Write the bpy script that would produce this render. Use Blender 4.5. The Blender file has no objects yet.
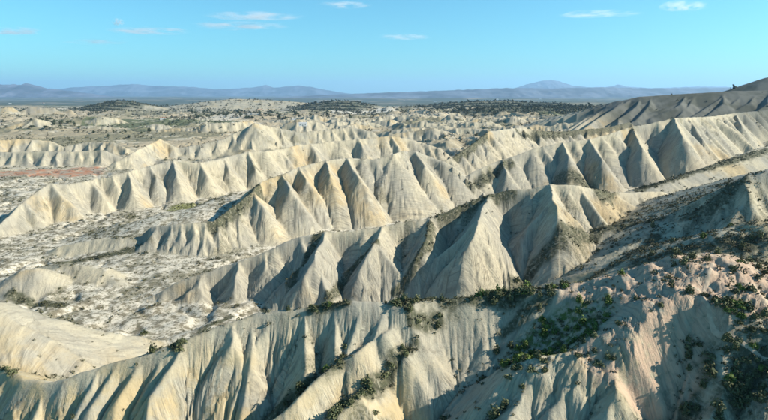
import bpy, math, time
import numpy as np
T0 = time.time()
rng = np.random.default_rng(11)

# ------------------------------------------------------------------ camera
CAM_Z = 78.0
PITCH = math.radians(12.7)
FOC = 519.0                                   # focal length in photo pixels (768 wide)
scene = bpy.context.scene
col = scene.collection
cam_d = bpy.data.cameras.new("camera")
cam_d.sensor_width = 36.0
cam_d.lens = FOC / 768.0 * 36.0
cam_d.clip_start = 0.5
cam_d.clip_end = 120000.0
cam = bpy.data.objects.new("camera", cam_d)
cam.location = (0, 0, CAM_Z)
cam.rotation_euler = (math.radians(90) - PITCH, 0, 0)
col.objects.link(cam)
scene.camera = cam

# ------------------------------------------------------------------ light
SUN_EL = math.radians(31)
SUN_AZ = math.radians(94)                    # clockwise from +Y (the view axis): right, a little behind
sd = (math.sin(SUN_AZ) * math.cos(SUN_EL), math.cos(SUN_AZ) * math.cos(SUN_EL), math.sin(SUN_EL))
world = bpy.data.worlds.new("World")
scene.world = world
world.use_nodes = True
wn = world.node_tree
wn.nodes.clear()
sky = wn.nodes.new("ShaderNodeTexSky")
sky.sky_type = 'NISHITA'
sky.sun_disc = False
sky.sun_elevation = SUN_EL
sky.sun_rotation = SUN_AZ
sky.altitude = 200
sky.air_density = 1.0
sky.dust_density = 0.6
sky.ozone_density = 3.0
bg = wn.nodes.new("ShaderNodeBackground")
bg.inputs['Strength'].default_value = 0.086
wo = wn.nodes.new("ShaderNodeOutputWorld")
tint = wn.nodes.new("ShaderNodeMix"); tint.data_type = 'RGBA'; tint.blend_type = 'MULTIPLY'
tint.inputs[0].default_value = 1.0
tint.inputs[7].default_value = (0.46, 1.01, 1.06, 1)          # the photograph's saturated blue grade
wn.links.new(sky.outputs[0], tint.inputs[6])
wn.links.new(tint.outputs[2], bg.inputs['Color'])
wn.links.new(bg.outputs[0], wo.inputs['Surface'])
sun_d = bpy.data.lights.new("sun", 'SUN')
sun_d.energy = 5.0
sun_d.angle = math.radians(0.53)
sun_d.color = (1.0, 0.93, 0.81)
sun = bpy.data.objects.new("sun", sun_d)
from mathutils import Vector
sun.rotation_euler = Vector(sd).to_track_quat('Z', 'Y').to_euler()
sun.location = (300, 0, 400)
col.objects.link(sun)
vs = scene.view_settings
vs.view_transform = 'Standard'
vs.look = 'None'
vs.exposure = 0.92
vs.gamma = 1.0
scene.cycles.max_bounces = 6
scene.cycles.diffuse_bounces = 3
scene.cycles.volume_bounces = 1
scene.cycles.transparent_max_bounces = 8

# ------------------------------------------------------------------ helpers
SP, CP = math.sin(PITCH), math.cos(PITCH)

def slope_t(py):
    v = (py - 210.0) / FOC
    return (SP + v * CP) / (CP - v * SP)

def at_z(px, py, z):
    """world point on the ray of a photo position at height z"""
    v = (py - 210.0) / FOC
    Y = (CAM_Z - z) / slope_t(py)
    return np.array([(px - 384.0) / FOC / (CP - v * SP) * Y, Y, z])

def at_y(px, py, Y):
    v = (py - 210.0) / FOC
    return np.array([(px - 384.0) / FOC / (CP - v * SP) * Y, Y, CAM_Z - slope_t(py) * Y])

def solve(px, py, pf, zf, c=1.05):
    """crest seen at row py above a foot seen at row pf and height zf, mean run per drop c"""
    Yf = (CAM_Z - zf) / slope_t(pf)
    tc = slope_t(py)
    D = ((CAM_Z - zf) - tc * Yf) / (1 + tc * c)
    return at_z(px, py, zf + D)

_pr = np.random.default_rng(5)
PERM = _pr.permutation(1024).astype(np.int32)
_ga = _pr.uniform(0, 2 * math.pi, 1024)
GRX, GRY = np.cos(_ga).astype(np.float32), np.sin(_ga).astype(np.float32)
def perlin(x, y, seed=0):
    x0 = np.floor(x); y0 = np.floor(y)
    fx = (x - x0).astype(np.float32); fy = (y - y0).astype(np.float32)
    ix = x0.astype(np.int32) + seed * 101; iy = y0.astype(np.int32) + seed * 57
    u = fx * fx * fx * (fx * (fx * 6 - 15) + 10)
    v = fy * fy * fy * (fy * (fy * 6 - 15) + 10)
    pa, pb = PERM[ix & 1023], PERM[(ix + 1) & 1023]
    def g(p, dx, dy):
        h = PERM[(p + iy + dy) & 1023]
        return GRX[h] * (fx - dx) + GRY[h] * (fy - dy)
    a = g(pa, 0, 0); a += u * (g(pb, 1, 0) - a)
    b = g(pa, 0, 1); b += u * (g(pb, 1, 1) - b)
    return (a + v * (b - a)).astype(np.float64)

def fbm(x, y, scale, octv=4, seed=0, gain=0.5):
    r = 0; a = 1.0; f = 1.0 / scale
    for k in range(octv):
        r = r + a * perlin(x * f + 13.7 * k, y * f - 7.1 * k, seed + k)
        a *= gain; f *= 2.03
    return r

def sstep(e0, e1, x):
    t = np.clip((x - e0) / (e1 - e0), 0, 1)
    return t * t * (3 - 2 * t)

# ------------------------------------------------------------------ ridge skeleton
# each primitive: pts (n,3), slopes on the left/right side of travel, flat half width, kind
PRIMS = []
def ridge(pts, mf=1.0, mb=0.85, w=0.0, rill=1.0, rnd=0.35, quad=None):
    PRIMS.append((np.asarray(pts, float), mb, mf, w, rill, rnd, quad))    # left side = back, right side = front

GULL = []
def gully(pts, m=0.8, w=0.6):
    GULL.append((np.asarray(pts, float), m, w))

def wiggle(pts, n, amp):
    """resample a polyline to about n points and shake it sideways"""
    pts = np.asarray(pts, float)
    d = np.r_[0, np.cumsum(np.linalg.norm(np.diff(pts[:, :2], axis=0), axis=1))]
    s = np.linspace(0, d[-1], n)
    out = np.stack([np.interp(s, d, pts[:, k]) for k in range(3)], 1)
    out[1:-1, :2] += rng.normal(0, amp, (max(n - 2, 0), 2))
    return out

def sub_spurs(pts, zfloor, k=3, grade=0.8, rill=1.0):
    pts = np.asarray(pts, float)
    L = np.linalg.norm(np.diff(pts[:, :2], axis=0), axis=1).sum()
    if L < 7: return
    d = np.r_[0, np.cumsum(np.linalg.norm(np.diff(pts[:, :2], axis=0), axis=1))]
    k = max(1, k - 2)
    for f in np.linspace(0.35, 0.8, k) + rng.uniform(-.08, .08, k):
        for sgn in (1, -1):
            if rng.random() < 0.3: continue
            p = np.array([np.interp(f * L, d, pts[:, q]) for q in range(3)])
            q0 = np.array([np.interp(min(f + .08, 1) * L, d, pts[:, q]) for q in range(3)])
            dr = (q0 - p)[:2]; n = np.linalg.norm(dr)
            if n < 1e-6: continue
            dr /= n
            a = sgn * rng.uniform(0.5, 1.0)
            dr = np.array([dr[0] * math.cos(a) - dr[1] * math.sin(a), dr[0] * math.sin(a) + dr[1] * math.cos(a)])
            drop = min((p[2] - zfloor) * rng.uniform(0.35, 0.8), L * 0.33)
            if drop < 1.5: continue
            g = grade * rng.uniform(0.85, 1.1)
            l = drop / g
            e1 = np.r_[p[:2] + dr * l * 0.5, p[2] - drop * 0.55]
            e2 = np.r_[p[:2] + dr * l, p[2] - drop]
            ridge([p - [0, 0, 0.25], e1 - [0, 0, .2], e2], 1.05, 1.05, 0, rill, 0.2)

def spur(start, pix, zend, mf=1.3, mb=1.3, sub=3, zfloor=None, rill=1.0):
    """a spur from a crest point down through photo positions to height zend"""
    pl = [start]
    P = np.array(pix, float)
    dl = np.r_[0, np.cumsum(np.linalg.norm(np.diff(P, axis=0), axis=1))]
    for k in range(1, len(P)):
        f = dl[k] / dl[-1]
        pl.append(at_z(P[k][0], P[k][1], start[2] + (zend - start[2]) * f ** 1.18))
    pl = np.array(pl)
    ridge(wiggle(pl, 2 * len(pl) - 1, 0.35), mf, mb, 0, rill, 0.25)
    if sub: sub_spurs(pl, zend if zfloor is None else zfloor, sub, rill=rill)
    return pl

def auto_spurs(crest, spacing, ang, grade, zf, side=1, jit=0.5, sub=2, mm=1.05, avoid=(), rill=1.0, start=0.0):
    """side=1 towards the viewer (right of travel), -1 behind; ang = lean towards +x in radians"""
    crest = np.asarray(crest, float)
    d = np.r_[0, np.cumsum(np.linalg.norm(np.diff(crest[:, :2], axis=0), axis=1))]
    s = start + spacing * rng.uniform(0.2, 0.8)
    while s < d[-1]:
        p = np.array([np.interp(s, d, crest[:, q]) for q in range(3)])
        ok = all(np.linalg.norm(p[:2] - np.asarray(a)[:2]) > spacing * 0.45 for a in avoid)
        drop = p[2] - zf + rng.uniform(-2, 2)
        if ok and drop > 2.5:
            a = ang + rng.normal(0, 0.22)
            dr = np.array([math.sin(a), -math.cos(a) * side])
            g = grade * rng.uniform(0.85, 1.15)
            l = drop / g
            bend = rng.normal(0, 0.12) * l
            nr = np.array([-dr[1], dr[0]])
            pts = [p - [0, 0, rng.uniform(0, .8)]]
            for f in (0.3, 0.65, 1.0):
                pts.append(np.r_[p[:2] + dr * l * f + nr * bend * math.sin(math.pi * f), p[2] - drop * f ** 1.08])
            ridge(pts, mm, mm, 0, rill, 0.25)
            if sub: sub_spurs(pts, zf, sub, rill=rill)
        s += spacing * rng.uniform(1 - jit, 1 + jit)

def crest(spec, c=1.05, n=None):
    return np.array([solve(px, py, pf, zf, c) for px, py, pf, zf in spec])
def near(cr, px):
    """crest point whose projection is nearest to a photo column"""
    u = 384 + FOC * cr[:, 0] / (cr[:, 1] * CP + (CAM_Z - cr[:, 2]) * SP)
    k = np.interp(px, u, np.arange(len(u)))
    return np.array([np.interp(k, np.arange(len(u)), cr[:, q]) for q in range(3)])

# R1: the foreground ridge
R1 = np.array([at_z(*p) for p in [(-120, 400, 17), (-50, 372, 19), (0, 368, 21), (12, 372, 21.5), (22, 378, 21.5), (44, 380, 22), (67, 377, 23),
      (83, 371, 24), (110, 363, 25.5), (140, 354, 27), (170, 345, 28.5), (190, 335, 30), (217, 323, 31.5), (256, 311, 33.5),
      (286, 309, 34), (323, 304, 35), (353, 298, 36.5), (380, 301, 36), (400, 304, 35.5)]])
ridge(R1, 1.3, 0.85, 0.1)
R1s = []
for st, pix, ze in [((64, 379), [(64, 379), (56, 395), (37, 422), (25, 445)], 8),
                    ((233, 318), [(233, 318), (231, 345), (222, 380), (208, 420), (200, 440)], 12),
                    ((353, 299), [(353, 299), (350, 320), (344, 340), (325, 366)], 20)]:
    s0 = near(R1, st[0]); R1s.append(s0); spur(s0, pix, ze, sub=4)
auto_spurs(R1, 5.2, 0.0, 0.9, 6, 1, 0.35, 2, 1.15, R1s)
auto_spurs(R1, 12, 0.3, 0.8, 2, -1, 0.4, 2)
# crest line that carries on to the right, broader
R1b = np.array([at_z(*p) for p in [(398, 303, 35.5), (430, 301, 36), (470, 298, 36.5), (510, 293, 37), (545, 290, 37.5)]])
ridge(R1b, 1.3, 0.7, 1.6, 0.7)
auto_spurs(R1b, 14, 0.2, 0.8, 5, -1, 0.4, 2)
p0 = at_z(408, 316, 33)
ridge([R1b[1], p0], 1.2, 1.2, .5)
def along(pl, m, sub=4, zf=12, rill=1.0):
    P = [at_z(*p) for p in pl]
    ridge(wiggle(P, 2 * len(P) - 1, 0.3), m, m, 0.0, rill, 0.3)
    if sub: sub_spurs(P, zf, sub, 0.9)
along([(408, 316, 33), (385, 333, 32), (358, 347, 30.5), (339, 357, 29), (310, 383, 27), (289, 403, 25.5), (262, 425, 23), (235, 448, 19)], 1.15, 4, 14)
p0 = at_z(470, 308, 34.5)
ridge([R1b[2], p0], 1.2, 1.2, 1)
along([(470, 308, 34.5), (443, 327, 33.5), (416, 344, 31.5), (389, 372, 28.5), (360, 394, 26), (333, 413, 24), (300, 440, 20)], 1.15, 5, 14)
along([(470, 308, 34.5), (474, 330, 31.2), (480, 352, 27.5), (484, 372, 23)], 1.1, 4, 20)
p0 = at_z(515, 300, 35.5)
ridge([R1b[3], p0], 1.2, 1.2, .6)
spur(p0, [(515, 300), (512, 318), (500, 345), (492, 362)], 25, sub=3)
# the broad hill at the right foreground
HILL = np.array([at_z(*p) for p in [(560, 289, 38), (585, 287, 39), (610, 283, 40), (640, 274, 42), (670, 266, 44), (700, 259, 46), (725, 257, 46),
                                    (760, 266, 43.5), (820, 300, 38), (900, 350, 30)]])
ridge(HILL, 0.40, 0.8, 3.0, 0.75, 2.0, (15.0, 0.03))
auto_spurs(HILL[2:], 12, 0.5, 0.75, 12, -1, 0.4, 2)
p0 = at_z(690, 285, 42.5)
for pl, m in [([(690, 285, 42.3), (672, 310, 40), (650, 330, 37.5), (634, 346, 35.7), (626, 372, 33.2), (606, 404, 30), (592, 440, 25)], 0.95),
              ([(634, 346, 35.5), (652, 366, 33.8), (668, 382, 31.6), (682, 394, 29.6)], 1.05),
              ([(630, 360, 34), (640, 385, 31.5), (645, 420, 27.5)], 1.05),
              ([(650, 330, 37.2), (622, 344, 35), (590, 372, 31.8), (560, 400, 28.8), (540, 430, 25.5)], 1.0),
              ([(612, 344, 34.8), (572, 366, 31.6), (532, 377, 30), (520, 398, 28), (505, 428, 26), (495, 450, 23)], 0.85),
              ([(532, 377, 29.8), (505, 374, 28.5), (480, 374, 26)], 1.0),
              ([(532, 377, 29.8), (538, 400, 27), (542, 425, 24)], 1.0),
              ([(740, 300, 42.3), (738, 330, 39.3), (742, 350, 37.2), (735, 375, 34), (720, 410, 29.5), (712, 440, 25)], 0.85),
              ([(800, 325, 40), (774, 372, 36), (762, 410, 31), (752, 450, 26)], 0.8)]:
    along(list(pl), m, 5, 18)
gully([at_z(*p) for p in [(590, 326, 35.8), (572, 337, 33.5), (540, 352, 30), (490, 366, 26.5), (462, 386, 23.5), (440, 415, 21), (425, 442, 17)]], 0.50, 1.2)
gully([at_z(*p) for p in [(697, 338, 37.6), (700, 362, 34.4), (690, 388, 30.8), (678, 420, 26.8), (668, 450, 22.5)]], 0.85, 0.4)
gully([at_z(*p) for p in [(757, 368, 35.6), (742, 398, 32), (730, 440, 27.5)]], 0.6, 0.4)

# smooth pale hill on the left, behind R1
LH = [at_z(*p) for p in [(-150, 285, 30), (-40, 298, 27), (0, 305, 25), (25, 316, 20), (55, 333, 12), (82, 352, 4)]]
ridge(wiggle(LH, 9, 0.5), 0.62, 0.9, 0.8, 0.7, 3.0)
ridge([at_z(0, 306, 24.5), at_z(30, 345, 15), at_z(50, 372, 8)], 0.75, 0.75, 0.5, 0.7, 1.5)
# R2: the middle ridge
R2 = crest([(150, 297, 300, 0.5), (157, 293, 302, .5), (180, 280, 302, 1), (203, 272, 302, 1), (227, 265, 302, 1), (256, 254, 302, 1.5), (296, 237, 302, 2), (326, 231, 302, 2),
            (360, 229, 300, 2.5), (383, 226, 298, 3), (400, 222, 297, 3), (430, 218, 296, 3), (445, 212, 295, 3), (465, 203, 294, 3), (489, 194, 294, 3.5), (512, 189, 293, 4), (533, 188, 292, 5),
            (551, 184, 291, 6), (575, 184, 286, 7), (593, 188, 270, 8), (612, 192, 250, 10), (628, 192, 240, 11), (645, 191, 232, 12), (662, 191, 226, 13), (672, 195, 220, 14)])
ridge(R2, 2.6, 0.8, 0.1)
av = []
for x0, pix, ze in [(203, [(203, 272), (196, 284), (186, 300)], 1), (240, [(240, 260), (236, 280), (226, 302)], 1),
                    (326, [(326, 232), (313, 259), (300, 280), (274, 304)], 2),
                    (383, [(383, 227), (374, 246), (362, 268), (330, 298)], 2),
                    (430, [(430, 219), (424, 245), (404, 275), (385, 298)], 2.5),
                    (489, [(489, 195), (477, 222), (469, 246), (436, 278), (411, 294)], 3),
                    (551, [(551, 185), (555, 203), (559, 222), (548, 262), (532, 290)], 5),
                    (593, [(593, 189), (607, 202), (617, 220), (624, 236)], 11),
                    (628, [(628, 193), (640, 206), (652, 220)], 13), (659, [(659, 191), (667, 200), (674, 212)], 14)]:
    s0 = near(R2, x0); av.append(s0); spur(s0, pix, ze, sub=1)
auto_spurs(R2, 17, 0.5, 0.8, 3, 1, 0.25, 0, 1.25, av)
auto_spurs(R2, 22, 0.3, 0.75, 3, -1, 0.4, 2)
# R2b: shaded spur-ridge between R2 and the hill
R2b = np.array([solve(px, py, pf, zf, 1.5) for px, py, pf, zf in [(505, 292, 296, 4), (520, 277, 296, 4), (540, 258, 296, 4.5), (560, 244, 295, 5), (582, 233, 294, 6), (604, 227, 292, 7), (640, 221, 288, 9),
            (664, 217, 284, 12), (684, 207, 276, 15), (704, 196, 268, 20), (724, 187, 262, 25), (745, 178, 256, 28), (770, 168, 250, 30), (820, 160, 245, 32)]])
ridge(R2b, 0.95, 0.8, 0.3, 0.5)
for x0, pix, ze in [(657, [(657, 219), (640, 234), (615, 256), (588, 280)], 8), (664, [(664, 218), (664, 236), (662, 252)], 17), (690, [(690, 206), (695, 228), (706, 252)], 24),
                    (715, [(715, 192), (722, 214), (732, 240)], 28), (745, [(745, 180), (752, 205), (765, 235)], 30)]:
    s0 = near(R2b, x0); spur(s0, pix, ze, sub=3, rill=.6)
auto_spurs(R2b, 18, 0.4, 0.75, 6, -1, 0.4, 2)
# right slope with shrubs that climbs to the frame edge
ridge([at_z(672, 228, 27), at_z(700, 210, 34), at_z(730, 195, 39), at_z(768, 172, 44), at_z(830, 165, 42)], 0.35, 0.45, 3, .3, 2)
ridge([at_z(690, 250, 30), at_z(735, 232, 37), at_z(768, 222, 40), at_z(830, 222, 38)], 0.5, 0.5, 1.5, .4, 2)
# R3
R3 = crest([(150, 226, 258, 1), (170, 224, 259, 1), (195, 222, 260, 1), (213, 221, 258, 1.5), (232, 208, 252, 2), (250, 193, 246, 3), (262, 181, 238, 3), (281, 174, 234, 3.5), (300, 167, 228, 4), (320, 161, 222, 5),
            (345, 157.5, 216, 6), (374, 159, 213, 7), (395, 153, 208, 9), (403, 150.5, 202, 9), (413, 150, 200, 10), (427, 155, 196, 11), (445, 161, 194, 12), (462, 172, 190, 12), (472, 182, 188, 12)])
ridge(R3, 3.0, 0.8, 0.1)
av = []
for x0, pix, ze in [(252, [(252, 192), (262, 204), (275, 217), (290, 234)], 3), (281, [(281, 175), (291, 190), (303, 207), (318, 229)], 3.5), (300, [(300, 168), (309, 184), (320, 196), (337, 213)], 5),
                    (325, [(325, 161), (332, 176), (342, 193), (356, 211)], 6), (347, [(347, 158), (359, 178), (374, 196), (380, 212)], 7), (374, [(374, 159), (386, 176), (392, 190), (396, 203)], 8),
                    (403, [(403, 151), (409, 168), (412, 196)], 9), (414, [(414, 150), (426, 166), (438, 177), (452, 188)], 11)]:
    s0 = near(R3, x0); av.append(s0); spur(s0, pix, ze, sub=0)
auto_spurs(R3[:6], 6.5, 0.1, 0.9, 1, 1, 0.3, 1, 1.1)
auto_spurs(R3, 20, 0.3, 0.8, 3, -1, 0.4, 2)
# bench with the green oval behind the left part of R3
ridge([at_z(175, 213, 12), at_z(205, 208, 14), at_z(235, 196, 17)], 0.25, 0.4, 5, 0.1, 4)
# R3R
R3R = crest([(470, 174, 190, 12), (480, 168, 189, 12), (492, 163, 188, 12), (509, 157.5, 187, 12), (532, 149, 186, 12), (560, 142.5, 186, 11), (589, 139, 184, 12), (618, 131, 178, 14), (632, 126, 172, 16),
             (650, 123.5, 168, 18), (674, 117.5, 166, 19), (690, 117, 160, 20), (715, 116, 152, 21), (735, 113, 146, 22), (768, 110, 140, 24), (820, 106, 136, 26)])
ridge(R3R, 3.0, 0.8, 0.1)
av = []
for x0, pix, ze in [(503, [(503, 160), (507, 172), (513, 187)], 12), (562, [(562, 143), (571, 160), (585, 184)], 11), (589, [(589, 140), (603, 160), (618, 179)], 13), (632, [(632, 127), (644, 151), (660, 170)], 16),
                    (674, [(674, 118), (684, 138), (700, 163)], 19), (688, [(688, 118), (700, 135), (714, 156)], 20), (735, [(735, 114), (744, 129), (752, 145)], 23)]:
    s0 = near(R3R, x0); av.append(s0); spur(s0, pix, ze, sub=0)
auto_spurs(R3R, 30, 0.55, 0.85, 12, 1, 0.3, 0, 1.2, av)
auto_spurs(R3R, 26, 0.3, 0.7, 18, -1, 0.4, 2)
# slope between R3R and R2b at the right
ridge([at_z(600, 200, 14), at_z(650, 186, 20), at_z(700, 170, 26), at_z(745, 154, 33), at_z(790, 140, 40)], 0.5, 0.6, 1.5, .4, 1)
# R4
R4 = crest([(-40, 245, 250, 0), (0, 224, 240, 0), (12, 212, 236, 0), (23, 201, 232, .5), (36, 192, 228, 1), (49, 182.5, 225, 1), (64, 184, 221, 1.5), (84, 181, 216, 2), (97, 178, 212, 2), (109, 176, 210, 3), (127, 171, 206, 4), (145, 167, 202, 4),
            (160, 163, 198, 5), (175, 159.5, 196, 5), (195, 162, 195, 5), (216, 160, 190, 6), (228, 156.5, 186, 6), (248, 151, 182, 7), (267, 150.5, 179, 8), (280, 149, 176, 8), (300, 144, 172, 9), (320, 143, 168, 10), (335, 140.5, 165, 11),
            (359, 138.5, 163, 12), (378, 137, 160, 13), (391, 135.5, 158, 14), (404, 138, 157, 14), (420, 142, 156, 14), (440, 148, 156, 14)])
ridge(R4, 3.0, 0.85, 0.1)
av = []
for x0, pix, ze in [(24, [(24, 201), (32, 211), (43, 224)], .5), (50, [(50, 183.5), (67, 200), (86, 217)], 1.5), (90, [(90, 181), (101, 195), (109, 208)], 2.5), (111, [(111, 176), (119, 191), (124, 204)], 3), (128, [(128, 172), (134, 192), (140, 207)], 3),
                    (150, [(150, 166), (158, 181), (163, 198)], 4), (173, [(173, 160), (177, 178), (184, 196)], 5), (200, [(200, 162), (208, 176), (214, 192)], 5), (224, [(224, 158), (229, 170), (233, 185)], 6), (248, [(248, 152), (257, 170), (262, 180)], 7),
                    (280, [(280, 149.5), (290, 162), (297, 172)], 9), (310, [(310, 144), (318, 155), (324, 166)], 10), (335, [(335, 141), (346, 157)], 11), (359, [(359, 139), (366, 151), (370, 161)], 12), (391, [(391, 136), (399, 147), (405, 156)], 14)]:
    s0 = near(R4, x0); av.append(s0); spur(s0, pix, ze, sub=0)
auto_spurs(R4, 26, 0.5, 0.9, 3, 1, 0.3, 0, 1.2, av)
auto_spurs(R4, 24, 0.2, 0.8, 5, -1, 0.4, 2)
# R4R
R4R = crest([(430, 166, 170, 16), (455, 156, 168, 16), (470, 146, 166, 16), (489, 131, 162, 16), (505, 129, 158, 16), (524, 127.5, 152, 17), (538, 131, 150, 18), (559, 132, 147, 18), (587, 129, 144, 19), (606, 128, 142, 20), (630, 122, 138, 22)])
ridge(R4R, 2.8, 0.85, 0.1)
for x0, pix, ze in [(489, [(489, 131), (494, 142), (500, 156)], 17), (514, [(514, 128.5), (522, 140), (530, 150)], 17)]:
    spur(near(R4R, x0), pix, ze, sub=3)
auto_spurs(R4R, 20, 0.4, 0.9, 16, 1, 0.3, 2)
auto_spurs(R4R, 26, 0.2, 0.8, 14, -1, 0.4, 2)
# R5
R5 = crest([(112, 163, 168, 3), (132, 153, 167, 3), (150, 144, 160, 4), (160, 139, 158, 4), (178, 148, 156, 5), (205, 143.5, 154, 6), (222, 139, 152, 7), (244, 129, 150, 8), (254, 122.5, 150, 9), (268, 126, 146, 10), (300, 132, 144, 10), (325, 130, 142, 11), (350, 127, 140, 12), (372, 131, 140, 12)])
ridge(R5, 2.0, 0.9, 0.1)
auto_spurs(R5, 20, 0.35, 0.8, 6, 1, 0.3, 2)
auto_spurs(R5, 24, 0.2, 0.8, 6, -1, 0.4, 1)
for sp_, ms, gp in [([(-60, 148, 158, 3), (0, 140, 156, 3), (22, 138.5, 155, 3), (50, 141, 154, 3), (62, 147, 154, 3), (84, 142.5, 153, 3), (112, 142, 153, 4), (126, 148, 153, 4)], 2.3, 17),
                    ([(-60, 156, 166, 2), (0, 152, 165, 2), (40, 151, 165, 2), (80, 151.5, 164, 2), (104, 150, 163, 3), (118, 156, 162, 3)], 2.0, 18),
                    ([(10, 126, 131, 3), (26, 121, 130, 4), (36, 118.5, 130, 4), (48, 121, 129, 4), (58, 126, 129, 4)], 1.6, 22), ([(84, 121, 126, 5), (100, 116.5, 126, 5), (118, 118, 125, 5), (124, 121, 125, 5)], 1.6, 18),
                    ([(-30, 112, 117, 5), (5, 107, 117, 5), (30, 106.5, 116, 6), (52, 107.5, 116, 6), (80, 110, 115, 6)], 1.0, 45),
                    ([(200, 126, 132.5, 5), (206, 123.5, 132.5, 5), (222, 122.5, 132, 5), (238, 122, 131, 6), (252, 121, 130, 6)], 2.6, 11)]:
    q_ = crest(sp_, 0.9 if ms < 2.5 else .5)
    ridge(q_, ms, 0.6, 0.1); auto_spurs(q_, gp, 0.3, 0.8 if ms < 2.5 else 1.6, q_[:, 2].min() - 4, 1, .3, 0, 1.2 if ms < 2.5 else 2.4); auto_spurs(q_, gp * 1.5, 0.1, 0.6, 3, -1, .3, 0)
# pale mound with the village and dark wooded rises far off
ridge([at_y(175, 109, 2600), at_y(205, 104.5, 2600), at_y(226, 99.6, 2600), at_y(236, 98.6, 2600), at_y(255, 99.2, 2600), at_y(280, 100.5, 2600), at_y(310, 103, 2600), at_y(350, 107, 2600)], 0.13, 0.15, 10, 0, 20)
for a in ([(300, 106), (318, 103), (336, 101), (352, 101.5), (372, 105)], [(425, 106), (450, 103), (478, 101.5), (505, 101), (530, 102.5), (560, 104)], [(455, 112), (490, 107.5), (530, 107), (570, 108.5), (600, 111)], [(95, 107), (108, 103), (118, 100.8), (128, 101.5), (140, 106)]):
    Yd = 1500 if a[0][1] > 110 else 2300
    ridge([at_y(px, py, Yd) for px, py in a], 0.22, 0.22, 4, 0, 12)
# low knolls on the left flat
for pl in [[(8, 290, 4), (22, 270, 9.5), (36, 267, 10), (50, 275, 6), (62, 284, 3)], [(40, 266, 6), (70, 262, 8), (100, 268, 6.5), (118, 280, 3)], [(60, 246, 4), (95, 238, 7), (130, 236, 8), (160, 240, 5)],
           [(90, 232, 3), (125, 221, 8), (150, 217, 8), (175, 219, 5)]]:
    P = np.array([at_z(*p) for p in pl]); ridge(wiggle(P, 9, .6), 0.7, 0.6, 0.4, .6, .8)
    auto_spurs(P, 7, 0.2, 0.7, 2, 1, 0.4, 1); auto_spurs(P, 9, 0.1, 0.7, 2, -1, 0.4, 0)
# the grey mesa far right with slanting ribs
ME = np.array([at_y(*p) for p in [(560, 116, 900), (585, 113, 880), (604, 108, 860), (622, 100.5, 850), (642, 96.5, 840), (690, 93.5, 830), (735, 91, 820), (790, 90, 810), (900, 88, 800)]])
ridge(ME, 0.50, 0.3, 3, .5, 2)
auto_spurs(ME, 13, -1.0, 0.30, 22, 1, 0.2, 0, 0.72)
ridge([at_y(728, 91.5, 900), at_y(745, 86, 900), at_y(768, 77, 900), at_y(820, 66, 900), at_y(900, 70, 900)], 0.45, 0.4, 0, .5, 2)

# procedural far ridges
def far_ridge(cx, cy, L, h, z0, yaw):
    n = 6
    s = np.linspace(-.5, .5, n) * L
    zz = z0 + h * (1 - np.abs(np.linspace(-1, 1, n)) ** 2.2) * rng.uniform(.75, 1.1, n)
    P = np.stack([cx + s * math.cos(yaw), cy + s * math.sin(yaw) + rng.normal(0, L * .04, n), zz], 1)
    ridge(P, 2.2, 1.1, 0.1)
    auto_spurs(P, max(h * 1.0, 10), rng.uniform(0, .6), 0.8, z0, 1, .35, 1)
    auto_spurs(P, max(h * 1.2, 12), 0.2, 0.7, z0, -1, .35, 0)
for k in range(330):
    py = rng.uniform(107.5, 138); px = rng.uniform(-40, 700) if k < 150 else rng.uniform(290, 620)
    if px < 420 and py > 128: continue
    if px > 600 and py < 121: continue
    Y = (CAM_Z - 12) / slope_t(py)
    p = at_y(px, py, Y)
    dens = 0.9 if px > 300 else 0.35
    if rng.random() > dens: continue
    h = rng.uniform(8, 20) if px > 300 else rng.uniform(5, 13)
    far_ridge(p[0], p[1], rng.uniform(60, 170), h * rng.uniform(.7, 1.25), base_z(p[0]) if False else 6 + 10 * max(0, min(1, (p[0] + 100) / 500)), rng.uniform(-.2, .35))

# ------------------------------------------------------------------ terrain grid (finer where it is close)
NC, NR = 1250, 1130
OFF = 15.0
ua = np.linspace(-1, 1, NC)
acol = 0.80 * ua + 0.62 * np.abs(ua) ** 7 * np.sign(ua)          # tan of bearing
r0, r1, r2 = 15.0, 1700.0, 46000.0
nr1 = NR - 150
rows = np.r_[np.exp(np.linspace(math.log(r0 + 45), math.log(r1 + 45), nr1)) - 45, np.exp(np.linspace(math.log(r1), math.log(r2), 151))[1:]]
yrow = rows - OFF
GX = acol[None, :] * (rows[:, None] + 5)
GY = np.repeat(yrow[:, None], NC, 1)
GY = GY - 0.0
shape = GX.shape
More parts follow.
